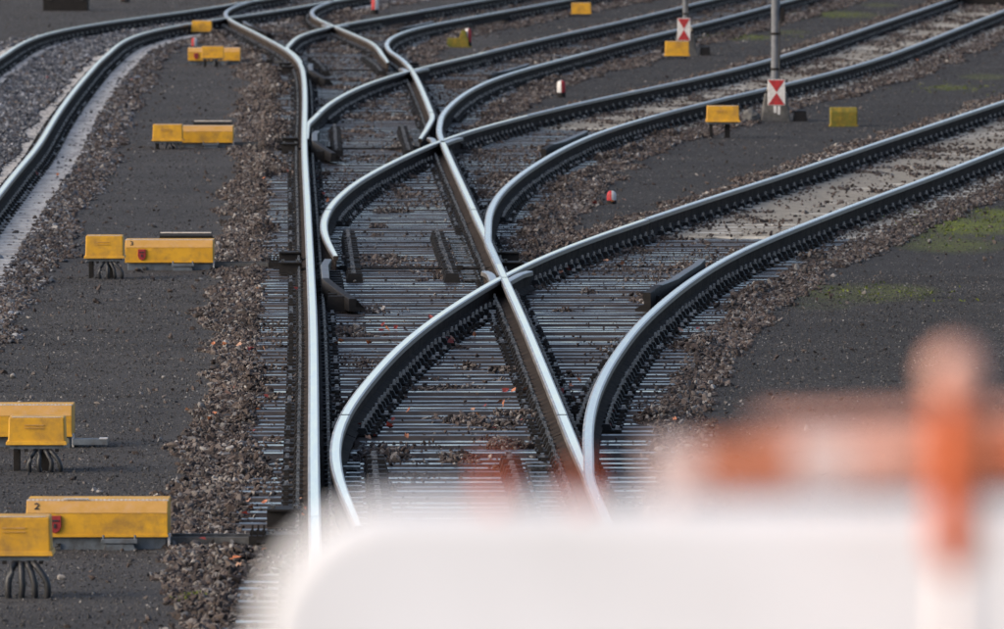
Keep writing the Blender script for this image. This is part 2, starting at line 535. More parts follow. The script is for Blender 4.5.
def ground_material():
    m = bpy.data.materials.new('yard_ground')
    nt, b = nodes_of(m)
    N, Lk = nt.nodes.new, nt.links.new
    geo = N('ShaderNodeNewGeometry')
    at = N('ShaderNodeAttribute')
    at.attribute_name = 'zone'
    sep = N('ShaderNodeSeparateColor')
    Lk(at.outputs['Color'], sep.inputs[0])

    def noise(s, d=4, r=0.6, vec=None):
        n = N('ShaderNodeTexNoise')
        n.inputs['Scale'].default_value = s
        n.inputs['Detail'].default_value = d
        n.inputs['Roughness'].default_value = r
        Lk(vec or geo.outputs['Position'], n.inputs['Vector'])
        return n.outputs[0]

    def ramp(src, *el):
        r = N('ShaderNodeValToRGB')
        e = r.color_ramp.elements
        while len(e) < len(el):
            e.new(0.5)
        for x, (p, c) in zip(e, el):
            x.position = p
            x.color = (*c, 1)
        Lk(src, r.inputs[0])
        return r.outputs[0]

    def mix(f, a, c):
        x = N('ShaderNodeMix')
        x.data_type = 'RGBA'
        Lk(f, x.inputs[0])
        Lk(a, x.inputs[6])
        Lk(c, x.inputs[7])
        return x.outputs[2]

    def mrange(src, a, c, d=0.0, e=1.0):
        x = N('ShaderNodeMapRange')
        for i, q in enumerate((a, c, d, e)):
            x.inputs[i + 1].default_value = q
        Lk(src, x.inputs[0])
        return x.outputs[0]

    def math_(op, a, c):
        x = N('ShaderNodeMath')
        x.operation = op
        for i, q in enumerate((a, c)):
            if isinstance(q, (int, float)):
                x.inputs[i].default_value = q
            else:
                Lk(q, x.inputs[i])
        return x.outputs[0]
    # fine dark walkway grit: cells with a value each, plus slow changes of tone
    vor = N('ShaderNodeTexVoronoi')
    vor.inputs['Scale'].default_value = 75
    Lk(geo.outputs['Position'], vor.inputs['Vector'])
    sc = N('ShaderNodeSeparateColor')
    Lk(vor.outputs['Color'], sc.inputs[0])
    grit = ramp(sc.outputs[0], (0.0, (0.029, 0.0275, 0.0265)), (0.75, (0.055, 0.0515, 0.049)), (0.93, (0.082, 0.077, 0.073)), (1.0, (0.17, 0.16, 0.15)))
    tone = ramp(noise(0.55, 5), (0.3, (0.028, 0.026, 0.025)), (0.7, (0.078, 0.072, 0.067)))
    x = N('ShaderNodeMix')
    x.data_type = 'RGBA'
    x.inputs[0].default_value = 0.45
    Lk(grit, x.inputs[6])
    Lk(tone, x.inputs[7])
    walk = x.outputs[2]
    dirt = ramp(noise(26, 5, 0.7), (0.3, (0.020, 0.018, 0.017)), (0.55, (0.052, 0.044, 0.039)), (0.75, (0.10, 0.088, 0.079)))
    sandc = ramp(noise(11, 6, 0.7), (0.3, (0.13, 0.117, 0.095)), (0.5, (0.24, 0.215, 0.175)), (0.7, (0.32, 0.29, 0.24)))
    mossc = ramp(noise(18, 5, 0.7), (0.3, (0.06, 0.066, 0.018)), (0.6, (0.115, 0.135, 0.026)), (0.8, (0.16, 0.19, 0.03)))
    wob = noise(7, 5, 0.7)
    fb = mrange(math_('ADD', sep.outputs[0], wob), 0.85, 1.15)
    fs = mrange(math_('ADD', sep.outputs[1], noise(4, 6, 0.75)), 1.0, 1.25)
    fm = mrange(math_('MULTIPLY', sep.outputs[2], noise(5, 6, 0.75)), 0.10, 0.50)
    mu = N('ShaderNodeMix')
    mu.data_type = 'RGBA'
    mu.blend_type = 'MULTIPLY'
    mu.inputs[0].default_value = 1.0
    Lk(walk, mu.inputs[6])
    Lk(at.outputs['Alpha'], mu.inputs[7])  # painted darkening of the right-hand walkways
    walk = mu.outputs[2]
    c = mix(fb, walk, dirt)
    c = mix(fs, c, sandc)
    c = mix(fm, c, mossc)
    Lk(c, b.inputs['Base Color'])
    b.inputs['Roughness'].default_value = 0.95
    b.inputs['Specular IOR Level'].default_value = 0.12
    bp = N('ShaderNodeBump')
    bp.inputs['Distance'].default_value = 0.008
    bp.inputs['Strength'].default_value = 1.0
    hgt = math_('ADD', vor.outputs['Distance'], math_('MULTIPLY', noise(30, 4), 1.2))
    Lk(hgt, bp.inputs['Height'])
    Lk(bp.outputs[0], b.inputs['Normal'])
    return m


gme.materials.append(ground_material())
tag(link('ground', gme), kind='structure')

# ------------------------------------------------------------------ track building
PROF = [(-0.024, -0.0008), (-0.0195, 0.0), (0.022, 0.0), (0.026, -0.0008), (0.0325, -0.006), (0.0345, -0.036), (0.011, -0.048), (0.008, -0.118),
        (0.0625, -0.141), (0.0625, -0.154), (-0.0625, -0.154), (-0.0625, -0.141), (-0.008, -0.118), (-0.011, -0.048), (-0.0345, -0.036), (-0.0325, -0.006)]
GUARD = [(-0.026, 0.0), (-0.01, 0.0), (0.01, 0.0), (0.026, 0.0), (0.030, -0.006), (0.030, -0.05), (0.022, -0.06), (0.022, -0.12),
         (0.09, -0.15), (0.09, -0.17), (-0.03, -0.17), (-0.03, -0.16), (-0.03, -0.13), (-0.03, -0.06), (-0.03, -0.05), (-0.03, -0.006)]


def rail(name, line, d0, d1, parent, dz=0.0, off=0.0, prof=PROF, top=None, step=0.8, scale=None, flip=1, mats=None, dark_below=None):
    """sweep a rail profile along X(D); off may be a function of D; scale(D) narrows the blade towards its tip"""
    n = max(2, int((d1 - d0) / step) + 1)
    ds = np.linspace(d0, d1, n)
    o = np.array([off(d) if callable(off) else off for d in ds])
    xs = ev(line, ds) + o
    sl = np.gradient(xs, ds)
    v, f, mi = [], [], []
    k = len(prof)
    ox, oy = xs[0], ds[0]
    for i in range(n):
        nrm = Vector((1, -sl[i], 0)).normalized()
        s = scale(ds[i]) if scale else 1.0
        for (u, w) in prof:
            uu = u * s * flip
            drop = 0.05 * max(0.0, dark_below - ds[i]) if dark_below else 0.0
            v.append((xs[i] + nrm.x * uu - ox, ds[i] + nrm.y * uu - oy, w + dz - (drop if w > -0.1 else 0.0)))
    for i in range(n - 1):
        for j in range(k):
            a, b = i * k + j, i * k + (j + 1) % k
            f.append((a, b, b + k, a + k))
            mi.append((1 if j == 1 else 2 if j in (0, 2, 3, k - 1) else 3 if j in (4, k - 2) else 0) if not (dark_below and ds[i] < dark_below) else 0)
    f.append(tuple(range(k - 1, -1, -1)))
    f.append(tuple((n - 1) * k + j for j in range(k)))
    mi += [0, 0]
    mb = MB()
    mb.v, mb.f, mb.m = v, f, mi
    return mb.build(name, mats or [M_rust, top or M_poll, M_rim, M_side], parent, (float(ox), float(oy), 0))


def unit_sleeper(name, w, h, mats, ch=0.012):
    mb = MB()
    mb.prism([(-w / 2, -h), (w / 2, -h), (w / 2, -ch), (w / 2 - ch, 0), (-w / 2 + ch, 0), (-w / 2, -ch)], -0.5, 0.5)
    return mb.mesh(name, mats)


TIMB = unit_sleeper('sleeper', 0.19, 0.15, M_timb, 0.028)
CONG = unit_sleeper('sleeper', 0.26, 0.16, M_conc, 0.03)
CONB = unit_sleeper('sleeper', 0.26, 0.16, M_conb, 0.03)
ST = -0.166           # sleeper top
SPACE = 0.40


def sleeper(me, xa, xb, d, rot, parent, dz=0.0):
    o = bpy.data.objects.new('sleeper', me)
    scene.collection.objects.link(o)
    o.location = ((xa + xb) / 2, d, ST + dz)
    o.scale = (xb - xa, 1, 1)
    o.rotation_euler = (0, 0, rot)
    o.parent = parent
    return o


def fastening(mb, x, d, rot, dz=0.0, big=True):
    """ribbed base plate, two clips, nuts and screws at one rail seat"""
    M = Matrix.Translation((x, d, ST + dz)) @ Matrix.Rotation(rot, 4, 'Z')
    mb.box((0, 0, 0.006), (0.36, 0.15, 0.013), 0, M)
    for s in (-1, 1):
        mb.quadbox((s * 0.085 - 0.035, -0.045, 0.013), (s * 0.085 + 0.035, 0.045, 0.045), 0, (0.012, 0.012, 0.008, 0.008), M)
        mb.quadbox((s * 0.09 - 0.012, -0.012, 0.045), (s * 0.09 + 0.012, 0.012, 0.082), 1, (0.005, 0.005, 0.005, 0.005), M)
        mb.quadbox((s * 0.155 - 0.016, -0.04, 0.013), (s * 0.155 + 0.016, -0.008, 0.036), random.choice((0, 0, 1)), (0.005, 0.005, 0.005, 0.005), M)


def slide_plate(mb, x, d, rot, side, dz=0.0):
    M = Matrix.Translation((x, d, ST + dz)) @ Matrix.Rotation(rot, 4, 'Z')
    mb.box((side * 0.20, 0, 0.016), (0.14, 0.09, 0.030), 1, M)
    mb.box((side * 0.05, 0, 0.007), (0.40, 0.15, 0.0135), 0, M)
    mb.quadbox((side * 0.36 - 0.07, -0.06, 0.0), (side * 0.36 + 0.07, 0.06, 0.075), 0, (0.02, 0.02, 0.015, 0.015), M)
    mb.quadbox((side * 0.36 - 0.03, -0.03, 0.075), (side * 0.36 + 0.01, 0.01, 0.098), 1, (0.006, 0.006, 0.006, 0.006), M)


M_semi = mat('half_bright_steel', (0.55, 0.495, 0.435), (0.80, 0.725, 0.64), 3, 0.18, 0.30, 1.0, stretch=(8, 0.4, 1))
M_guard = mat('dull_guard_steel', (0.06, 0.055, 0.052), (0.14, 0.135, 0.13), 7, 0.4, 0.6, 0.5)
M_slide = mat('greased_slide_plate', (0.02, 0.02, 0.02), (0.16, 0.155, 0.15), 40, 0.2, 0.6, 0.5)
TURN = {}


def turnout(key, label, toe, cr, dl, dr, left_open, right_open, d0, d1, sb_end, bearers, blade_l=None, blade_r=None):
    """one turnout of the ladder; d0..d1 is the stretch of main rails that belongs to it"""
    t = thing('railway_turnout', label, 'turnout', (0, 0, 0), 0, 'turnouts of the ladder')
    TURN[key] = t
    g = 0.006
    # stock rails
    rail('stock_rail', L0, d0 + g, d1, t)
    rail('stock_rail', dr, d0 + g, sb_end, t, top=M_semi)
    # left curved blade + closure up to the throat, then the wing rail beside the main line nose
    thr = 0.80
    bl = dl

    def tip(a):
        return lambda d: min(1.0, 0.62 + 0.38 * (d - a) / 5.0)

    def tipz(a):
        return None
    rail('switch_blade', bl, toe, toe + 9, t, -0.004, scale=tip(toe))
    rail('closure_rail', bl, toe + 9 + g, cr - 0.30, t, -0.001)
    # right straight blade
    br = blade_r if blade_r is not None else MR
    rt = toe + (0.0 if right_open else 1.6)
    rail('switch_blade', br, rt, toe + 9, t, -0.004, scale=tip(rt))
    rail('closure_rail', br, toe + 9 + g, cr - 0.30, t, -0.001)
    # crossing: nose from both legs, two wing rails with flared ends

    def flare(sgn):
        def f_(d):
            e = max(0.0, d - (cr + 0.2)) / 0.6
            c = max(0.0, (cr - thr + 0.5) - d) / 0.5
            return sgn * (0.092 + 0.035 * e * e + 0.0 * c)
        return f_
    rail('wing_rail', dl, cr - thr, cr + 0.8, t, -0.002, flare(1), top=M_worn, step=0.2)
    rail('wing_rail', MR, cr - thr, cr + 0.8, t, -0.002, flare(-1), top=M_worn, step=0.2)
    rail('crossing_nose', MR, cr - 0.24, d1, t, 0.0)
    rail('crossing_nose', dl, cr - 0.24, sb_end, t, -0.003)
    # check rails opposite the crossing

    def chk(sgn):
        def f_(d):
            e = max(0.0, (cr - 0.9) - d) / 1.6
            g_ = max(0.0, d - (cr + 1.4)) / 0.9
            return sgn * (0.112 + (0.20 if sgn > 0 else 0.10) * e ** 1.15 + 0.03 * g_)
        return f_
    rail('check_rail', L0, cr - 2.5, cr + 2.3, t, 0.022, chk(1), GUARD, M_worn, 0.2, flip=1, mats=[M_iron, M_guard, M_guard, M_iron], dark_below=cr - 1.0)
    rail('check_rail', dr, cr - 2.5, cr + 2.3, t, 0.022, chk(-1), GUARD, M_worn, 0.2, flip=-1, mats=[M_iron, M_guard, M_guard, M_iron], dark_below=cr - 1.9)
    # bearers and what holds the rails on them
    fb, sp, hb = MB(), MB(), MB()
    rot = -math.atan(0.021)
    for d in np.arange(bearers[0], bearers[1], SPACE):
        d = float(d) + random.uniform(-0.02, 0.02)
        k = (ev(L0, d + 1) - ev(L0, d - 1)) / 2
        rot = -math.atan(k) if d < 140 else -math.atan(k)
        xa = ev(L0, d) - random.uniform(0.38, 0.50)
        rr = [MR]
        for (q, a, b) in ((A_r, 50, 86.5), (B_r, 79, 115), (C_r, 107, 144), (D_r, 140, 172)):
            if a < d < b:
                rr.append(q)
        xb = max(float(ev(q, d)) for q in rr) + random.uniform(0.46, 0.56)
        dz = random.uniform(-0.014, 0.0)
        so = sleeper(TIMB, float(xa), xb, d, rot, t, dz)
        # the bearer is turned about its middle: its row at X is at d + (X-xm)*tan(rot)
        xm = (xa + xb) / 2
        seats = [L0, MR]
        for (q, a, b) in ((A_l, 52, 86.5), (A_r, 55, 86.5), (B_l, 80.5, 115), (B_r, 83, 115), (C_l, 109, 144), (C_r, 111, 144), (D_l, 145, 172), (D_r, 143, 172)):
            if a < d < b:
                seats.append(q)
        done = []
        for q in seats:
            x = float(ev(q, d))
            dd_ = d + (x - xm) * math.tan(rot)
            x = float(ev(q, dd_))
            if any(abs(x - w) < 0.2 for w in done):
                continue
            done.append(x)
            kq = (ev(q, dd_ + 0.5) - ev(q, dd_ - 0.5))
            fastening(fb, x, dd_, -math.atan(kq), dz)
        if toe - 1 < d < toe + 7:
            for q, sd_ in ((L0, 1), (MR, -1)):
                x = float(ev(q, d))
                slide_plate(sp, x, d + (x - xm) * math.tan(rot), rot, sd_, dz + 0.001)
        if cr - 2.2 < d < cr + 2.6:
            for q, sd_ in ((L0, 1), (dr, -1)):
                x = float(ev(q, d)) + sd_ * 0.16
                dd_ = d + (x - xm) * math.tan(rot)
                Mx = Matrix.Translation((x, dd_, ST)) @ Matrix.Rotation(rot, 4, 'Z')
                hb.quadbox((-0.05 * 1, -0.05, 0.0), (0.05 + 0.06 * sd_ if sd_ > 0 else 0.05, 0.05, 0.12), 0, (0.02, 0.03, 0.01, 0.01), Mx)
    tag(fb.build('rail_fastening', [M_iron, M_bolt], t), kind='stuff')
    tag(sp.build('slide_plate', [M_iron, M_slide], t), kind='stuff')
    tag(hb.build('check_rail_chair', [M_iron], t), kind='stuff')
    # lock brackets outside both stock rails at the toe, rods across
    for dd_ in (toe + 0.3, toe + 2.1):
        for q, s in ((L0, -1), (dr, 1)):
            x = float(ev(q, dd_))
            b = MB()
            b.quadbox((-0.09, -0.12, 0), (0.09, 0.12, 0.085), 0, (0.0, 0.0, 0.01, 0.01))
            b.quadbox((-0.09, -0.135, 0.085), (0.09, 0.12, 0.097), 0)
            for bx_ in (-0.06, 0.06):
                b.quadbox((bx_ - 0.012, -0.06, 0.097), (bx_ + 0.012, -0.036, 0.115), 1)
            b.build('lock_bracket', [M_iron, M_bolt], t, (x + s * 0.16, dd_, ST + 0.004))
    for dd_ in (toe + 0.5,):
        m = MB()
        xa, xb = float(ev(L0, dd_)), float(ev(MR, dd_))
        m.tube([(xa - 0.30, 0, 0), (xb + 0.30, 0, 0)], 0.010, 8)
        m.box((xa + 0.28, 0, 0), (0.07, 0.05, 0.05))
        m.box((xb - 0.28, 0, 0), (0.07, 0.05, 0.05))
        m.build('stretcher_bar', M_iron, t, (0, dd_, -0.130))
    return t


turnout('A', 'nearest turnout, its open curved blade ending in front at the white barrier', 49.8, XA, A_l, A_r, True, False, 50.4, 77.9, 86.4, (50.6, 78.0), None, None)
turnout('B', 'second turnout from the front, open blade tip beside the machine numbered 3', 79.4, XB, B_l, B_r, True, False, 77.9, 105.8, 115, (78.1, 105.8), None, None)
turnout('C', 'third turnout from the front, straight blade standing open at its toe', 107.0, XC, C_l, C_r, False, True, 105.8, 136.8, 144, (105.9, 136.8), None, C_b)
turnout('D', 'farthest turnout of the ladder, where the rails bend left', 138.2, XD, D_l, D_r, False, True, 136.8, 166.4, 172, (136.9, 166.4), None, D_b)


def plain_track(label, l, r, d0, d1, sl_mesh, top=M_poll, cover=0.0, space=0.6, half=1.25, stuff_from=None, rails_d0=None):
    t = thing('railway_track', label, 'track', (0, 0, 0), 0, 'plain tracks')
    rail('rail', l, (rails_d0 or d0) + 0.006, d1, t, top=top)
    rail('rail', r, (rails_d0 or d0) + 0.006, d1, t, top=top)
    fb = MB()
    c = (l + r) / 2
    d = d0 + 0.3
    while d < d1:
        k = float(ev(c, d + 0.5) - ev(c, d - 0.5))
        rot = -math.atan(k)
        dz = random.uniform(-0.006, 0.0)
        xm = float(ev(c, d))
        sleeper(sl_mesh, xm - half, xm + half, d, rot, t, dz)
        for s in (-1, 1):
            fastening(fb, xm + s * GW / 2 * math.cos(rot), d + s * GW / 2 * math.sin(rot), rot, dz)
        d += space * math.cos(rot)
    tag(fb.build('rail_fastening', [M_iron, M_bolt], t), kind='stuff')
    return t


plain_track('plain track running under the white barrier, before the nearest turnout', L0, MR, 36, 50.39, TIMB, space=SPACE)
plain_track('track leaving right from the nearest turnout over beige concrete sleepers', A_l, A_r, 86.4, 122, CONB, M_semi, rails_d0=86.41)
plain_track('track past the near striped-sign mast, second from the right edge', B_l, B_r, 115, 196, CONB, M_worn)
plain_track('track curving off right behind the far striped-sign mast', C_l, C_r, 144, 200, TIMB, M_worn)
plain_track('uppermost right-hand track with the orange box on its near side', D_l, D_r, 172, 205, TIMB, M_worn)
plain_track('rail pair bending right at the top edge beyond the farthest turnout', L0, MR, 166.4, 205, TIMB, M_worn)
plain_track('left-hand track on pale concrete sleepers among blue-grey stones', T_l, T_r - 0.0, 76, 186, CONG, M_poll)

# ------------------------------------------------------------------ ballast stones (instanced geometry)
hidden = bpy.data.collections.new('stone_shapes')


def stone_set(name, material, n=7, sub=1, seed=1):
    col = bpy.data.collections.new(name)
    r = np.random.default_rng(seed)
    for i in range(n):
        bm = bmesh.new()
        bmesh.ops.create_icosphere(bm, subdivisions=sub, radius=0.5)
        sc = np.array([1.15, r.uniform(0.6, 0.9), r.uniform(0.45, 0.7)])
        pl = [(Vector(r.normal(size=3)).normalized(), r.uniform(0.16, 0.36)) for _ in range(8)]
        for v in bm.verts:
            for nn, q in pl:                      # cut flat facets like crushed rock
                e = v.co.dot(nn) - q
                if e > 0:
                    v.co -= nn * e
            v.co += Vector(r.normal(size=3)) * 0.012
            v.co = Vector([v.co[k] * sc[k] for k in range(3)])
        me = bpy.data.meshes.new('stone')
        bm.to_mesh(me)
        bm.free()
        me.materials.append(material)
        o = bpy.data.objects.new('stone', me)
        col.objects.link(o)
    return col


def stone_material(name, cols):
    m = bpy.data.materials.new(name)
    nt, b = nodes_of(m)
    oi = nt.nodes.new('ShaderNodeObjectInfo')
    r = nt.nodes.new('ShaderNodeValToRGB')
    e = r.color_ramp.elements
    while len(e) < len(cols):
        e.new(0.5)
    for k, (x, (p, c)) in enumerate(zip(e, cols)):
        x.position = p
        x.color = (*c, 1)
    nt.links.new(oi.outputs['Random'], r.inputs[0])
    n = nt.nodes.new('ShaderNodeTexNoise')
    n.inputs['Scale'].default_value = 0.9
    n.inputs['Detail'].default_value = 4
    nt.links.new(oi.outputs['Location'], n.inputs['Vector'])
    mr = nt.nodes.new('ShaderNodeMapRange')
    mr.inputs[1].default_value, mr.inputs[2].default_value, mr.inputs[3].default_value, mr.inputs[4].default_value = 0.3, 0.7, 0.65, 1.3
    nt.links.new(n.outputs[0], mr.inputs[0])
    mx = nt.nodes.new('ShaderNodeMix')
    mx.data_type = 'RGBA'
    mx.blend_type = 'MULTIPLY'
    mx.inputs[0].default_value = 1
    nt.links.new(r.outputs[0], mx.inputs[6])
    nt.links.new(mr.outputs[0], mx.inputs[7])
    nt.links.new(mx.outputs[2], b.inputs['Base Color'])
    b.inputs['Roughness'].default_value = 0.85
    b.inputs['Specular IOR Level'].default_value = 0.2
    return m


M_sb = stone_material('brown_stone', [(0.0, (0.019, 0.0155, 0.014)), (0.35, (0.052, 0.038, 0.032)), (0.65, (0.078, 0.062, 0.054)), (0.9, (0.11, 0.098, 0.09)), (1.0, (0.22, 0.205, 0.19))])
M_sg = stone_material('blue_grey_stone', [(0.0, (0.030, 0.031, 0.036)), (0.4, (0.060, 0.063, 0.072)), (0.75, (0.098, 0.102, 0.112)), (1.0, (0.25, 0.25, 0.26))])
M_sk = stone_material('grit_stone', [(0.0, (0.026, 0.0245, 0.0235)), (0.6, (0.056, 0.0525, 0.050)), (0.93, (0.095, 0.09, 0.086)), (1.0, (0.22, 0.21, 0.20))])


def scatter(name, xyz, size, coll, parent=None, flat=0.6):
    n = len(xyz)
    me = bpy.data.meshes.new(name)
    me.vertices.add(n)
    me.vertices.foreach_set('co', np.asarray(xyz, np.float32).ravel())
    a = me.attributes.new('rot', 'FLOAT_VECTOR', 'POINT')
    rot = np.stack([rng.normal(0, flat, n), rng.normal(0, flat, n), rng.uniform(0, 6.283, n)], -1)
    a.data.foreach_set('vector', rot.astype(np.float32).ravel())
    a = me.attributes.new('scl', 'FLOAT', 'POINT')
    a.data.foreach_set('value', np.asarray(size, np.float32))
    o = link(name, me, parent)
    ng = bpy.data.node_groups.new(name, 'GeometryNodeTree')
    ng.interface.new_socket('Geometry', in_out='INPUT', socket_type='NodeSocketGeometry')
    ng.interface.new_socket('Geometry', in_out='OUTPUT', socket_type='NodeSocketGeometry')
    N = ng.nodes.new
    gi, go = N('NodeGroupInput'), N('NodeGroupOutput')
    ip = N('GeometryNodeInstanceOnPoints')
    m2p = N('GeometryNodeMeshToPoints')
    ci = N('GeometryNodeCollectionInfo')
    ci.inputs['Collection'].default_value = coll
    ci.inputs['Separate Children'].default_value = True
    ci.inputs['Reset Children'].default_value = True
    ar = N('GeometryNodeInputNamedAttribute')
    ar.data_type = 'FLOAT_VECTOR'
    ar.inputs['Name'].default_value = 'rot'
    asx = N('GeometryNodeInputNamedAttribute')
    asx.data_type = 'FLOAT'
    asx.inputs['Name'].default_value = 'scl'
    e2r = N('FunctionNodeEulerToRotation')
    L = ng.links.new
    L(gi.outputs[0], m2p.inputs['Mesh'])
    L(m2p.outputs[0], ip.inputs['Points'])
    L(ci.outputs[0], ip.inputs['Instance'])
    ip.inputs['Pick Instance'].default_value = True
    L(ar.outputs[0], e2r.inputs[0])
    L(e2r.outputs[0], ip.inputs['Rotation'])
    L(asx.outputs[0], ip.inputs['Scale'])
    L(ip.outputs[0], go.inputs[0])
    md = o.modifiers.new('scatter', 'NODES')
    md.node_group = ng
    return tag(o, kind='stuff')


def candidates(dens, d0, d1):
    """random ground points in view, dens per square metre"""
    w = d1 * 502 / F + 1.6
    n = int(dens * 2 * w * (d1 - d0))
    X = rng.uniform(-w, w, n)
    D = rng.uniform(d0, d1, n)
    k = in_view(X, D)
    return X[k], D[k]


SB, SG, SK = stone_set('brown_stones', M_sb, 9, 2, 1), stone_set('grey_stones', M_sg, 9, 2, 2), stone_set('grit_stones', M_sk, 5, 1, 3)
brown, grey, grit = [], [], []
for d0 in range(40, 188, 8):
    d1 = d0 + 8
    k = min(1.0, 75.0 / d0)
    X, D = candidates(1500 * k ** 1.3, d0, d1)
    z, bl, ins, tim, cl, w, d = ground_z(X, D)
    u = rng.random(len(X))
    size = np.clip(rng.lognormal(math.log(0.031), 0.38, len(X)), 0.014, 0.085) / k ** 0.45
    # shoulders
    sh = (bl > 0.35) & (d > 0.02)
    timber_sh = tim & (d < 0.52)
    prob = np.where(timber_sh, np.clip(vnoise(X, D / 2.5, 0.45, 21) * 1.6 - 0.85 + np.clip((D - 80) / 60, 0, 0.4) + np.clip((d - 0.15) * 4.0, 0, 1.1) + np.clip((51.5 - D) / 4, 0, 0.6), 0.04, 1), 1.0)
    prob = np.where((~tim) & (d < 0.42), np.where(w == 5, 0.05, 0.12), prob)
    keep = sh & (u < prob)
    # inside the timber tracks: clumps only, the rest lies low in the cribs
    ki = (d <= 0.02) & tim & (u < 0.03 + 0.75 * cl * cl)
    kc = (d <= 0.02) & ~tim & (w != 5) & (u < 0.02 + 0.30 * cl)
    kt = (d <= 0.02) & (w == 5) & (u < np.where(d > -0.40 + 0.16 * vnoise(X, D / 3, 0.5, 41), 0.08 + 0.4 * cl, 0.95))
    # keep the running surfaces and rail feet free
    free = np.ones(len(X), bool)
    for (l, r, a, b, nm) in TRK:
        for q in (l, r):
            free &= ~((np.abs(X - ev(q, D)) < 0.075) & (D > a))
    for sel, low in ((keep, 0), (ki, 0), (kc, 0), (kt, 0)):
        s = sel & free
        zz_ = z[s] + size[s] * 0.12 + np.where((d[s] < 0.5) & tim[s], 0.03 * rng.random(s.sum()) * cl[s], 0)
        pts = np.stack([X[s], D[s], zz_], -1)
        blue = (w[s] == 5) & (rng.random(s.sum()) < np.where(d[s] < 0.25, 0.9, np.where(X[s] > ev(T_r, D[s]), 0.25, 0.8)))
        for b_, dst in ((blue, grey), (~blue, brown)):
            dst.append(np.concatenate([pts[b_], size[s][b_][:, None]], 1))
    # small crumbs lying on the bearers
    X, D = candidates(420 * k ** 1.4, d0, d1)
    z, bl, ins, tim, cl, w, d = ground_z(X, D)
    wn_ = vnoise(X, D / 3, 0.8, 31) * 0.6 + vnoise(X, D / 2, 0.25, 32) * 0.4
    s = (d < 0.45) & tim & (rng.random(len(X)) < np.clip((wn_ - 0.44 + np.clip((D - 70) / 400, -0.05, 0.08)) * 1.9, 0.03, 0.75))
    for (l, r, a, b, nm) in TRK:
        for q in (l, r):
            s &= ~((np.abs(X - ev(q, D)) < 0.10) & (D > a))
    sz = np.clip(rng.lognormal(math.log(0.019), 0.4, len(X)), 0.008, 0.05) / k ** 0.5
    brown.append(np.stack([X[s], D[s], np.full(s.sum(), ST) - 0.004 + sz[s] * 0.15, sz[s]], -1))
    # loose stones and grit on the walkways
    X, D = candidates((330 if d0 > 75 else 900) * k ** 1.5, d0, d1)
    z, bl, ins, tim, cl, w, d = ground_z(X, D)
    s = (bl < 0.5)
    sz = np.clip(rng.lognormal(math.log(0.0105), 0.4, len(X)), 0.006, 0.04) / k ** 0.5
    grit.append(np.stack([X[s], D[s], z[s] + sz[s] * 0.15, sz[s]], -1))
    near = (bl < 0.5) & (rng.random(len(X)) < (0.03 if d0 > 75 else 0.009) * np.exp(-np.maximum(d - 0.9, 0) * 2.2))
    sz = np.clip(rng.lognormal(math.log(0.036), 0.3, len(X)), 0.02, 0.07)
    brown.append(np.stack([X[near], D[near], z[near] + sz[near] * 0.2, sz[near]], -1))
brown, grey, grit = (np.concatenate(q) for q in (brown, grey, grit))
print('stones', len(brown), len(grey), len(grit))
tag(scatter('brown_ballast', brown[:, :3], brown[:, 3], SB), 'brown crushed ballast stones heaped beside the rails', 'ballast')
tag(scatter('grey_ballast', grey[:, :3], grey[:, 3], SG), 'blue-grey crushed stones around the left-hand track', 'ballast')
tag(scatter('walkway_grit', grit[:, :3], grit[:, 3], SK), 'fine dark grit strewn over the walkways', 'grit')


# ------------------------------------------------------------------ yellow equipment
def text_part(txt, size, m, parent, loc, rot, ext=0.0015, name='number'):
    cu = bpy.data.curves.new('txt', 'FONT')
    cu.body = txt
    cu.size = size
    cu.extrude = ext
    cu.align_x = 'CENTER'
    cu.align_y = 'CENTER'
    tmp = bpy.data.objects.new('txt', cu)
    scene.collection.objects.link(tmp)
    bpy.context.view_layer.update()
    me = bpy.data.meshes.new_from_object(tmp.evaluated_get(bpy.context.evaluated_depsgraph_get()))
    bpy.data.objects.remove(tmp)
    me.materials.clear()
    me.materials.append(m)
    o = link(name, me, parent, loc)
    o.rotation_euler = rot
    return o


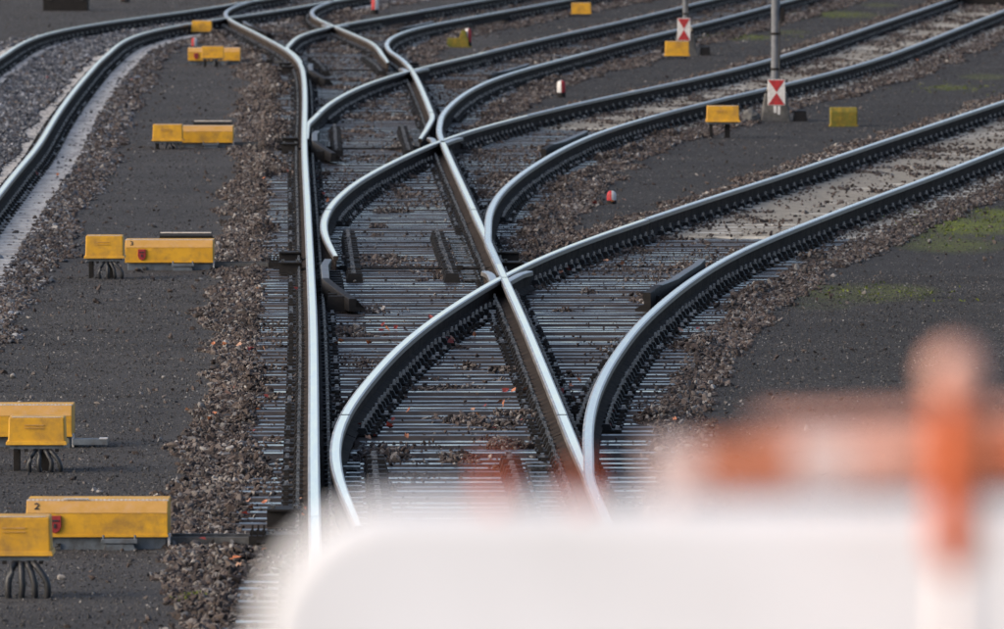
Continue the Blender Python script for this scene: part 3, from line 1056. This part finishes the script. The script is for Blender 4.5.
def point_machine(x0, x1, ybase, label, number=None, lock=None, rods=(), w=None, plank=False, tray=False, faded=False, rail_x=None):
    xc, d = G((x0 + x1) / 2, ybase, GZ)
    w = w or (x1 - x0) / F * d
    t = thing('point_machine', label, 'point machine', (xc, d + 0.22, GZ), 0, 'point machines along the left walkway')
    h0, h1, h2, dp = 0.062, 0.185, 0.245, 0.22
    # base housing
    MB().quadbox((-w / 2 + 0.02, -dp + 0.03, -0.03), (w / 2 - 0.01, dp - 0.03, h0)).build('base', M_blue, t, bevel=0.004)
    # cover: lower upright part and sloping shoulder, one folded sheet
    c = MB()
    c.prism([(-dp, h0), (dp, h0), (dp, h2 - 0.01), (dp - 0.01, h2), (-dp + 0.055, h2), (-dp, h1)], -w / 2, w / 2)
    cv = c.build('cover', M_yel, t, bevel=0.004)
    # shoulder plate proud on the slope, the sun's pinkish tone put into its colour
    s = MB()
    dy, dz_ = 0.055, h2 - h1
    nrm = Vector((0, -dz_, dy)).normalized() * 0.0035
    s.v = [(-w / 2 + .004, -dp + nrm.y, h1 + nrm.z), (w / 2 - .004, -dp + nrm.y, h1 + nrm.z), (w / 2 - .004, -dp + dy + nrm.y, h2 + nrm.z), (-w / 2 + .004, -dp + dy + nrm.y, h2 + nrm.z),
           (-w / 2 + .004, -dp, h1), (w / 2 - .004, -dp, h1), (w / 2 - .004, -dp + dy, h2), (-w / 2 + .004, -dp + dy, h2)]
    s.f = [(0, 1, 2, 3), (4, 5, 1, 0), (7, 6, 2, 3), (4, 0, 3, 7), (5, 1, 2, 6)]
    s.m = [0] * 5
    s.build('shoulder_plate', M_yel2, cv)
    MB().box((0, -dp - 0.004, h0 + 0.006), (w + 0.004, 0.008, 0.012)).build('lower_rim', M_yel, cv)
    e = MB()
    for i in range(int(w / 0.022)):
        e.box((-w / 2 + 0.012 + i * 0.022, -dp + 0.064, h2 + 0.005), (0.011, 0.010, 0.010))
    tag(e.build('hinge_knuckles', M_edge, cv), kind='stuff')
    MB().box((0, -dp + 0.08, h2 + 0.003), (w, 0.016, 0.006)).build('hinge_strip', M_edge, cv)
    if faded:
        MB().box((-w * 0.15, -dp + 0.062, h2 + 0.0125), (0.13, 0.03, 0.003)).build('bare_patch', M_white, cv)
    # step bracket with two studs
    b = MB()
    bx0, bx1 = w * 0.04, w * 0.28
    b.quadbox((bx0, -dp - 0.045, -0.02), (bx1, -dp + 0.02, 0.028), 0, (0.015, 0.015, 0.0, 0.0))
    b.box(((bx0 + bx1) / 2, -dp - 0.03, 0.043), (bx1 - bx0 + 0.012, 0.05, 0.022), 0)
    for q in (bx0 + 0.006, bx1 - 0.006):
        b.tube([(q, -dp - 0.045, 0.05), (q, -dp - 0.045, 0.075)], 0.007, 6)
    b.build('step_bracket', M_blue, t, bevel=0.002)
    MB().box((-w * 0.28, -dp + 0.022, 0.012), (0.03, 0.02, 0.03)).build('base_bolt', M_bolt, t)
    MB().box((w / 2 + 0.0045, -dp + 0.07, 0.035), (0.012, 0.09, 0.075)).build('end_flange', M_edge, t)
    if number:
        a = -math.atan2(dz_, dy)
        text_part(number, 0.062, M_ink, cv, (-w / 2 + 0.055, -dp + dy / 2 + nrm.y * 1.9, (h1 + h2) / 2 + nrm.z * 1.9), (math.atan2(dz_, dy), 0, 0))
    if lock is not None:
        lx = -w / 2 + lock
        k = MB()
        pts = [(-0.03, 0.042), (0.03, 0.042), (0.032, -0.01), (0.022, -0.034), (0.0, -0.045), (-0.022, -0.034), (-0.032, -0.01)]
        n = len(pts)
        k.v = [(lx + p[0], -dp - 0.016, 0.128 + p[1]) for p in pts] + [(lx + p[0] * 1.08, -dp + 0.002, 0.128 + p[1] * 1.08) for p in pts]
        k.f = [tuple(range(n))] + [(i, (i + 1) % n, n + (i + 1) % n, n + i) for i in range(n)]
        k.m = [0] * (n + 1)
        lo = k.build('lock_shield', M_dred, cv)
        MB().box((lx, -dp - 0.018, 0.120), (0.012, 0.006, 0.022)).box((lx, -dp - 0.018, 0.148), (0.04, 0.006, 0.008)).build('keyhole', M_ink, lo)
    # rods to the blades
    rx = (rail_x if rail_x is not None else float(ev(L0, d)) - 0.08) - xc
    for dy_, zr, hh in () if tray else ((-0.10, 0.035, 0.036), (0.10, 0.045, 0.02)):
        q = MB()
        q.box(((w / 2 + 0.01 + rx) / 2, dy_, zr), (rx - w / 2 - 0.01, 0.035, hh))
        q.box((rx - 0.22, dy_, zr), (0.09, 0.06, 0.05), 1)
        for bb in (-0.03, 0.0, 0.03):
            q.box((rx - 0.22 + bb, dy_ - 0.01, zr + 0.04), (0.010, 0.02, 0.035), 1)
        q.build('actuating_rod', [M_foot, M_iron], t)
    if plank:
        MB().tube([(-w * 0.13, dp + 0.06, h2 + 0.02), (w * 0.48, dp + 0.06, h2 + 0.02)], 0.022, 8).build('conduit', M_black, t)
        MB().box((w * 0.17, dp + 0.06, h2 + 0.044), (w * 0.58, 0.03, 0.008)).build('conduit_cap', M_edge, t)
    if tray:
        q = MB()
        q.box((w / 2 + 0.11, -dp + 0.04, 0.03), (0.21, 0.10, 0.035))
        q.build('cable_tray', M_blue, t)
        MB().box((w / 2 + 0.19, -dp + 0.04, 0.050), (0.05, 0.09, 0.006)).build('tray_end', M_white, t)
    return t


def junction_box(x0, x1, ytop, yground, label, legs=2, cables=0, h=None, stain=False):
    xc, d = G((x0 + x1) / 2, yground, GZ)
    px = d / F
    w = (x1 - x0) * px
    zt = (yground - ytop) * px
    hb = h or 0.185
    zb = max(0.03, zt - hb)
    t = thing('junction_box', label, 'junction box', (xc, d, GZ), 0, 'yellow trackside boxes')
    dp = 0.13
    # hood: a sheet cover, a little wider at the bottom, with a folded lip
    c = MB()
    c.quadbox((-w / 2, -dp, zb + 0.012), (w / 2, dp, zt), 0, (0.005, 0.005, 0.008, 0.008))
    hood = c.build('hood', M_yel, t, bevel=0.008)
    MB().quadbox((-w / 2 - 0.012, -dp - 0.012, zb), (w / 2 + 0.012, dp + 0.012, zb + 0.022), 0, (0.004, 0.004, 0.004, 0.004)).build('lip', M_yel, hood, bevel=0.002)
    e = MB()
    e.box((0, -dp + 0.0125, zt + 0.0015), (w - 0.05, 0.007, 0.003))
    e.build('worn_edge', M_edge, hood)
    pl = MB()
    pl.box((-w * 0.04, -dp + 0.0015, zb + (zt - zb) * 0.72), (w * 0.34, 0.004, 0.006))
    pl.box((-w * 0.04, -dp - 0.0015, zb + (zt - zb) * 0.62), (w * 0.34, 0.004, 0.004))
    pl.build('stamped_line', M_yel2, hood)
    MB().box((0, 0, zb - 0.012), (w - 0.02, dp * 2 - 0.03, 0.024)).build('base_plate', M_blue, t)
    g = MB()
    for i in range(5):
        g.box((-w * 0.36 + i * w * 0.18, -dp + 0.02, zb - 0.032), (0.022, 0.022, 0.018))
    tag(g.build('cable_glands', M_iron, t), kind='stuff')
    if zb > 0.06:
        for k in range(legs):
            lx = (-0.36 + 0.50 * k) * w
            MB().quadbox((lx - 0.02 - 0.012 * k, -0.03, -0.05), (lx + 0.02 + 0.012 * k, 0.03, zb - 0.024), 0).build('leg', M_iron, t, bevel=0.003)
    rr = random.Random(int(x0 * 13))
    for k in range(cables):
        a = w * (-0.02 + 0.085 * k) if cables > 2 else w * (0.1 + 0.1 * k)
        sw = 0.05 * ((k + 0.5) / cables - 0.35) * 1.6 + rr.uniform(-0.01, 0.01)
        m = MB()
        pts = []
        for i in range(9):
            u = i / 8
            pts.append((a + sw * math.sin(u * math.pi) + u * rr.uniform(0.0, 0.01) + 0.10 * u * (k - cables / 2 + 0.9) / max(cables, 1), -dp + 0.01 - 0.03 * math.sin(u * 3), (zb - 0.03) * (1 - u) - 0.03 * u))
        m.tube(pts, 0.017 if x0 < 0 else 0.014, 8)
        m.build('cable', M_black, t, smooth=True)
    return t


point_machine(26, 168, 549, 'yellow point machine numbered 2, nearest the camera, with red lock', '2', 0.15, faded=True)
point_machine(-49, 72, 447, 'yellow point machine cut off by the left edge, behind a box on legs', None, None, tray=True)
point_machine(125, 213, 270, 'yellow point machine numbered 3 with red shield lock and black conduit behind', '3', 0.14, plank=True)
point_machine(168, 233, 148, 'yellow point machine third along the walkway, bare metal strip on its top', None, None, plank=True)
point_machine(188, 240, 64.5, 'farthest yellow point machine, a box standing before its middle', None, 0.12)
junction_box(-16, 52, 515, 597, 'nearest yellow box with looped black cables, bottom left corner', 1, 4, 0.19, True)
junction_box(9, 66, 416, 470, 'yellow box on legs in front of the machine cut by the left edge', 2, 4, 0.16)
junction_box(86, 124, 235, 278, 'yellow box with curved cables at the left end of machine numbered 3', 2, 4, 0.185)
junction_box(153, 183, 124, 149.5, 'yellow box on short legs left of the third machine', 2, 3, 0.185)
junction_box(202, 224, 46, 66.5, 'small yellow box in front of the farthest point machine', 2, 2, 0.17)
junction_box(192, 212, 20.5, 35, 'lone yellow box where the left track meets the ladder rails', 2, 0, 0.18)
junction_box(571.5, 591, 2.5, 16, 'yellow box at the top edge right of the middle', 2, 0, 0.2)
junction_box(665, 689, 41, 58.5, 'yellow box at the foot of the far striped-sign mast', 2, 0, 0.22)
junction_box(706.5, 739, 105.5, 138, 'yellow box on two dark legs beside the near striped-sign mast', 2, 0, 0.185)


def mossy_hood(x0, x1, ytop, yb, label, step=False):
    xc, d = G((x0 + x1) / 2, yb, GZ)
    px = d / F
    w, h = (x1 - x0) * px, (yb - ytop) * px
    t = thing('cable_hood', label, 'cable hood', (xc, d, GZ), 0, 'moss-covered yellow hoods')
    c = MB()
    if step:
        c.quadbox((-w / 2, -0.14, -0.02), (w * 0.42, 0.14, h * 0.55), 0, (0.01, 0.01, 0.02, 0.02))
        c.quadbox((w * 0.02, -0.10, h * 0.55), (w * 0.36, 0.10, h), 0, (0.03, 0.03, 0.02, 0.02))
    else:
        c.prism([(-0.14, -0.02), (0.14, -0.02), (0.14, h * 0.8), (0.10, h), (-0.09, h), (-0.14, h * 0.78)], -w / 2, w / 2)
    c.build('hood', M_mossy, t, bevel=0.012)
    MB().quadbox((-w / 2 - 0.012, -0.152, -0.02), (w / 2 + 0.012, 0.152, 0.016)).build('lip', M_mossy, t, bevel=0.004)
    return t


mossy_hood(830, 857, 107, 126, 'moss-stained dull yellow hood on the dark ground right of the mast')
mossy_hood(447, 471, 30, 47, 'mossy stepped yellow hood beside a red and white post', True)


def fouling_marker(xm, wpx, ytop, yb, label, left, right):
    xc, d = G(xm, yb, GZ)
    px = d / F
    w, h = wpx * px, (yb - ytop) * px
    t = thing('fouling_marker', label, 'marker post', (xc, d, GZ), 0, 'red and white marker posts')
    r = w / 2
    for name, m, a0 in (('red_half', M_red, 90 if left == 'red' else -90), ('white_half', M_white, -90 if left == 'red' else 90)):
        b = MB()
        prof = [(r * 0.92, 0.015), (r, 0.25 * h), (r, h - r * 0.9), (r * 0.85, h - r * 0.42), (r * 0.5, h - r * 0.12), (0.002, h)]
        n = 8
        for (q, z) in prof:
            for k in range(n + 1):
                an = math.radians(a0 + 180 * k / n)
                b.v.append((q * math.cos(an), q * math.sin(an), z))
        for i in range(len(prof) - 1):
            for k in range(n):
                a = i * (n + 1) + k
                b.f.append((a, a + 1, a + n + 2, a + n + 1))
        b.m = [0] * len(b.f)
        o = b.build(name, m, t, smooth=True)
    MB().tube([(0, 0, -0.05), (0, 0, h * 0.28)], r * 1.06, 10).build('foot', M_iron, t)
    return t


fouling_marker(611.5, 9.5, 190.5, 204, 'low red and white marker in the stones between two right-hand tracks', 'red', 'white')
fouling_marker(561.3, 8.5, 80, 97, 'white and red marker post alone on the dark walkway', 'white', 'red')
fouling_marker(468, 7, 28, 47, 'red and white marker post touching the stepped mossy hood', 'white', 'red')
fouling_marker(375, 7, -3, 14, 'red and white marker post cut by the top edge', 'red', 'white')
fouling_marker(194.3, 5.5, 37, 49.5, 'small dark red marker behind the farthest point machine', 'red', 'white')
fouling_marker(125, 9, -10, 2, 'red marker post at the top edge left of the ladder', 'red', 'white')


def sign_mast(xm, wpx, yb, sx0, sx1, sy0, sy1, label, slabel, top, box=False):
    xc, d = G(xm, yb, GZ)
    px = d / F
    r = wpx * px / 2
    t = thing('mast', label, 'mast', (xc, d, GZ), 0, 'masts on the walkways')
    MB().tube([(0, 0, 0.15), (0, 0, top)], [r * 1.05, r * 0.85], 14).build('pole', M_pole, t, smooth=False)
    f = MB()
    f.quadbox((-0.20, -0.2, -0.1), (0.20, 0.2, 0.34), 0, (0.07, 0.07, 0.07, 0.07))
    f.build('footing', M_foot, t, bevel=0.015)
    MB().box((0, 0, 0.355), (0.24, 0.24, 0.03)).build('flange', M_iron, t)
    b = MB()
    for sx in (-1, 1):
        for sy in (-1, 1):
            b.tube([(sx * 0.09, sy * 0.09, 0.37), (sx * 0.09, sy * 0.09, 0.43)], 0.014, 6)
    tag(b.build('anchor_bolts', M_bolt, t), kind='stuff')
    for s in (-1, 1):
        MB().quadbox((s * 0.30 - 0.09, -0.16, -0.05), (s * 0.30 + 0.09, 0.16, 0.13), 0, (0.02, 0.02, 0.03, 0.03)).build('cable_duct', M_iron, t, bevel=0.01)
    if box:
        MB().box((r + 0.03, 0, 1.30), (0.05, 0.08, 0.17)).build('switch_box', M_iron, t, bevel=0.004)
    for zc_ in (0.62, 1.05, 1.9):
        MB().tube([(0, 0, zc_), (0, 0, zc_ + 0.03)], r * 1.16, 14).build('clamp_band', M_iron, t)
    MB().tube([(r * 0.8, -r * 0.75, 0.36), (r * 0.8, -r * 0.75, 1.22)], 0.011, 6).build('cable', M_black, t)
    # lamp head far above the picture
    MB().tube([(0, 0, top - 0.02), (0.25, -0.3, top + 0.25), (0.5, -0.8, top + 0.3)], 0.03, 8).build('bracket_arm', M_pole, t)
    MB().quadbox((0.38, -1.25, top + 0.22), (0.62, -0.75, top + 0.33), 0, (0.05, 0.05, 0.05, 0.05)).build('lamp_head', M_pole, t, bevel=0.01)
    # sign on the pole: two red triangles meeting point to point on white
    sw, shh = (sx1 - sx0) * px, (sy1 - sy0) * px
    zc = (yb - (sy0 + sy1) / 2) * px
    sxo = ((sx0 + sx1) / 2 - xm) * px
    yq = -r - 0.24
    s = thing('striped_sign', slabel, 'sign', (xc + sxo, d + yq, GZ + zc), math.radians(-4), 'red and white triangle signs')
    MB().box((0, 0, 0), (sw, 0.012, shh)).build('panel', M_white, s, bevel=0.003)
    for k in (1, -1):
        q = MB()
        y0 = -0.0095
        a, b2 = sw * 0.475, shh * 0.475
        q.v = [(-a, y0, k * b2), (a, y0, k * b2), (0, y0, k * 0.004), (-a, -0.005, k * b2), (a, -0.005, k * b2), (0, -0.005, k * 0.004)]
        q.f = [(0, 1, 2), (3, 4, 1, 0), (4, 5, 2, 1), (5, 3, 0, 2)]
        q.m = [0] * 4
        q.build('red_triangle', M_red, s)
    st = MB()
    for k in (-0.3, 0.3):
        st.box((0, 0.125, k * shh), (0.03, 0.24, 0.02))
    st.build('bracket', M_iron, s)
    MB().quadbox((-0.035, -0.004, -shh / 2 - 0.09), (0.0, 0.006, -shh / 2 - 0.005)).quadbox((0.015, -0.004, -shh / 2 - 0.11), (0.045, 0.006, -shh / 2 - 0.005)).build('tag_strip', M_white, s)
    return t


sign_mast(775.5, 9, 121, 767, 784.5, 78.5, 104.5, 'grey mast near the right, its concrete footing on the dark walkway',
          'red and white triangle sign on the near mast', 7.0, True)
sign_mast(685.5, 5.5, 55, 677, 690, 17.5, 40, 'thinner far grey mast rising behind a yellow box',
          'red and white triangle sign on the far mast behind a yellow box', 7.0)

# lump of grey rubble beside the near mast
xc, d = G(751, 122, GZ)
bm = bmesh.new()
bmesh.ops.create_icosphere(bm, subdivisions=3, radius=0.11)
rr = np.random.default_rng(5)
for v in bm.verts:
    n_ = float(vnoise(np.array(v.co.x * 1 + 5), np.array(v.co.y + v.co.z * 1.7 + 3), 0.05, 5))
    v.co *= 0.85 + 0.3 * n_
    v.co.z = max(v.co.z * 0.9, -0.03)
me = bpy.data.meshes.new('rubble_lump')
bm.to_mesh(me)
bm.free()
me.materials.append(M_foot)
tag(link('rubble_lump', me, None, (xc, d, GZ + 0.06)), 'round grey lump between the mast footing and a yellow box', 'rubble')

# dark trunk at the top left
x0, d = G(65.5, 10.5, GZ)
t = thing('equipment_trunk', 'dark steel trunk at the top edge near the left corner', 'trunk', (x0, d, GZ))
MB().quadbox((-0.42, 0, 0.0), (0.42, 0.55, 0.42)).build('body', M_iron, t, bevel=0.01)
MB().quadbox((-0.44, -0.02, 0.42), (0.44, 0.57, 0.47)).build('lid', M_iron, t, bevel=0.006)
for s in (-1, 1):
    MB().box((s * 0.3, -0.012, 0.22), (0.10, 0.02, 0.03)).build('handle', M_bolt, t)
for s in (-0.3, 0.3):
    MB().box((s, 0.27, -0.02), (0.08, 0.5, 0.04)).build('skid', M_iron, t)

# buffer stop at the top right corner on the second track
dB = 184.0
xB = float(ev((B_l + B_r) / 2, dB))
t = thing('buffer_stop', 'dark buffer stop across the rails in the top right corner', 'buffer stop', (xB, dB, 0), -math.atan(0.11))
MB().box((0, 0.2, 0.45), (2.2, 0.3, 0.4)).build('beam', M_iron, t, bevel=0.01)
for s in (-1, 1):
    MB().tube([(s * 0.75, 1.6, -0.12), (s * 0.75, 0.45, 0.5)], 0.07, 8).build('brace', M_iron, t)
    MB().box((s * 0.75, 0.2, 0.07), (0.14, 0.2, 0.38)).build('post', M_iron, t)
MB().box((0, 0.28, 0.05), (1.3, 0.12, 0.42)).build('apron', M_iron, t)

# ------------------------------------------------------------------ fallen leaves and moss tufts
lv = [MB(), MB(), MB()]
spots = []
for (px, py, n, sp) in ((232, 350, 7, 0.25), (262, 395, 6, 0.3), (265, 515, 8, 0.3), (360, 345, 6, 0.35), (385, 330, 5, 0.4), (455, 340, 7, 0.3), (470, 325, 5, 0.3),
                        (505, 405, 5, 0.4), (590, 205, 3, 0.4), (565, 272, 6, 0.25), (610, 265, 2, 0.2), (640, 330, 4, 0.5), (50, 175, 3, 0.3), (85, 80, 4, 0.6), (655, 130, 5, 0.5),
                        (275, 290, 6, 0.5), (440, 420, 8, 0.7), (400, 440, 6, 0.6), (930, 58, 5, 0.6), (370, 200, 4, 0.5), (290, 180, 6, 0.6), (215, 420, 5, 0.4), (250, 560, 7, 0.4),
                        (560, 390, 8, 0.4), (635, 420, 8, 0.4)):
    for _ in range(n):
        x, d = G(px, py, -0.17)
        spots.append((x + random.gauss(0, sp * 0.5), d + random.gauss(0, sp * 1.5)))
for x, d in spots:
    b = lv[random.choice((0, 0, 1, 1, 2))]
    s = random.uniform(0.018, 0.036)
    a = random.uniform(0, 6.28)
    M = Matrix.Translation((x, d, -0.148 + random.uniform(0, 0.01))) @ Euler((random.gauss(0, 0.5), random.gauss(0, 0.5), a)).to_matrix().to_4x4()
    n = len(b.v)
    sh = [(0, -1, 0), (0.55, -0.35, 0.2), (0.75, 0.25, 0.3), (0.2, 0.45, 0.05), (0, 1, 0.25), (-0.2, 0.45, 0.05), (-0.75, 0.25, 0.3), (-0.55, -0.35, 0.2)]
    b.v += [tuple(M @ (Vector(q) * s)) for q in sh]
    b.f += [(n, n + 1, n + 2, n + 3), (n, n + 3, n + 4, n + 5), (n, n + 5, n + 6, n + 7)]
    b.m += [0] * 3
allv = MB()
for i, b in enumerate(lv):
    n = len(allv.v)
    allv.v += b.v
    allv.f += [tuple(n + q for q in f) for f in b.f]
    allv.m += [i] * len(b.f)
tag(allv.build('fallen_leaves', M_leaf), 'red and brown fallen leaves among the rails', 'leaves', kind='stuff')

M_moss = mat('moss_green', (0.055, 0.066, 0.016), (0.12, 0.145, 0.03), 14, 0.9, None, 0, 0, None, 0.1)
mb = MB()
for (px, py, n, sx, sy) in ((965, 228, 150, 0.50, 1.6), (995, 214, 90, 0.35, 1.2), (190, 600, 60, 0.035, 0.10), (860, 292, 60, 0.5, 1.0), (740, 37, 120, 0.5, 1.2), (835, 14, 120, 0.8, 2.0), (950, 88, 80, 0.4, 1.2)):
    for _ in range(n):
        x, d = G(px, py, GZ)
        x += random.gauss(0, sx)
        d += random.gauss(0, sy)
        z = float(ground_z(np.array([x]), np.array([d]))[0][0])
        for _k in range(3):
            a = random.uniform(0, 6.28)
            hgt = random.uniform(0.008, 0.03)
            w = 0.012
            p = Vector((x + random.gauss(0, .02), d + random.gauss(0, .02), z - 0.003))
            dx = Vector((math.cos(a) * w, math.sin(a) * w, 0))
            tp = Vector((random.gauss(0, 0.014), random.gauss(0, 0.014), hgt))
            nn = len(mb.v)
            mb.v += [tuple(p - dx), tuple(p + dx), tuple(p + tp)]
            mb.f.append((nn, nn + 1, nn + 2))
            mb.m.append(0)
tag(mb.build('moss', M_moss), 'patches of green moss on the dark ground', 'moss', kind='stuff')

# ------------------------------------------------------------------ the barrier close to the camera, on the deck it stands on
DK = 2.2
deck = MB()
deck.box((0, -0.4, DK - 0.2), (9.0, 12.0, 0.4))
deck.box((0, 5.2, (DK - 0.4 - 0.6) / 2 - 0.0), (8.6, 0.5, DK - 0.4 + 0.6 - 0.02))
tag(deck.build('platform', M_foot, bevel=0.02), kind='structure')
BY = 4.6
q = BY / F


def bp(x, y):
    return (x - CX) * q, H - (y - YH) * q


bx0, bz = bp(258, 503)
bx1 = 0.95
t = thing('barrier', 'white plastic barrier out of focus in the foreground', 'barrier', (bx0, BY, DK))
hh = bz - DK
pts = []
rad = 140 * q
for k in range(7):
    a = math.pi - k * math.pi / 2 / 6
    pts.append((rad + rad * math.cos(a), hh - rad + rad * math.sin(a)))
pw = bx1 - bx0
for k in range(7):
    a = math.pi / 2 - k * math.pi / 2 / 6
    pts.append((pw - rad + rad * math.cos(a), hh - rad + rad * math.sin(a)))
pts += [(pw, 0.10), (-0.02, 0.10)]
b = MB()
n = len(pts)
b.v = [(p[0], -0.03, p[1]) for p in pts] + [(p[0], 0.03, p[1]) for p in pts]
b.f = [tuple(range(n)), tuple(range(2 * n - 1, n - 1, -1))] + [(i, (i + 1) % n, n + (i + 1) % n, n + i) for i in range(n)]
b.m = [0] * len(b.f)
b.build('panel', M_barr, t, bevel=0.006)
for s in (0.15, pw - 0.15):
    MB().quadbox((s - 0.05, -0.3, 0), (s + 0.05, 0.3, 0.10), 0, (0.01, 0.01, 0.05, 0.05)).build('foot', M_black, t, bevel=0.01)
# striped rail along its top
segs = [(650, 700, M_pale), (700, 795, M_rusto), (795, 850, M_pale), (850, 915, M_peach), (915, 1010, M_rusto), (1010, 1120, M_orange), (1120, 1300, M_barr)]
for (a, c, m) in segs:
    xa, za = bp(a, 471 - (a - 640) * 0.04)
    xb, zb = bp(c, 471 - (c - 640) * 0.04)
    MB().tube([(xa - bx0, 0.0, za - DK), (xb - bx0, 0.0, zb - DK)], 23 * q, 16).build('rail_segment', m, t)
xa, za = bp(760, 428)
xb, zb = bp(1300, 412)
MB().tube([(xa - bx0, 0.02, za - DK), (xb - bx0, 0.02, zb - DK)], 8 * q, 10).build('cord', M_peach, t)
for a in (670, 1200):
    xa, za = bp(a, 467)
    MB().quadbox((xa - bx0 - 9 * q, -0.008, hh - 0.01), (xa - bx0 + 9 * q, 0.008, za - DK), 0).build('rail_support', M_pale, t, bevel=0.002)
for a, hgt, wd in ((495, 462, 14), (583, 466, 13)):
    xa, za = bp(a, hgt)
    MB().quadbox((xa - bx0 - wd * q, -0.012, hh - 0.01), (xa - bx0 + wd * q, 0.012, za - DK), 0, (0.003, 0.003, 0, 0)).build('clip', M_orange, t, bevel=0.002)
# orange post with a pale round cap
q2 = (BY - 0.10) / F
xa, z0, z1 = (957 - CX) * q2, H - (548 - YH) * q2, H - (400 - YH) * q2
po = thing('barrier_post', 'orange post with pale round cap, blurred, standing before the white barrier', 'post', (xa, BY - 0.10, DK))
MB().tube([(0, 0, 0.0), (0, 0, z0 - DK - 0.012)], 14 * q, 16).build('stem', M_stem, po, smooth=False)
MB().tube([(0, 0, z0 - DK - 0.012), (0, 0, z0 - DK), (0, 0, z1 - DK)], [14 * q, 25 * q, 22 * q], 16).build('sleeve', M_orange, po)
cp = MB()
rc = 27 * q
zz0 = z1 - DK
cp.tube([(0, 0, zz0 + rc * 0.9 + rc * math.sin(a)) for a in np.linspace(-1.3, 1.5, 9)], [max(0.0005, rc * math.cos(a)) for a in np.linspace(-1.3, 1.5, 9)], 16)
cp.build('cap', M_peach, po, smooth=True)
MB().tube([(0, 0, 0.0), (0, 0, 0.04)], [0.06, 0.045], 20).build('base', M_black, po)
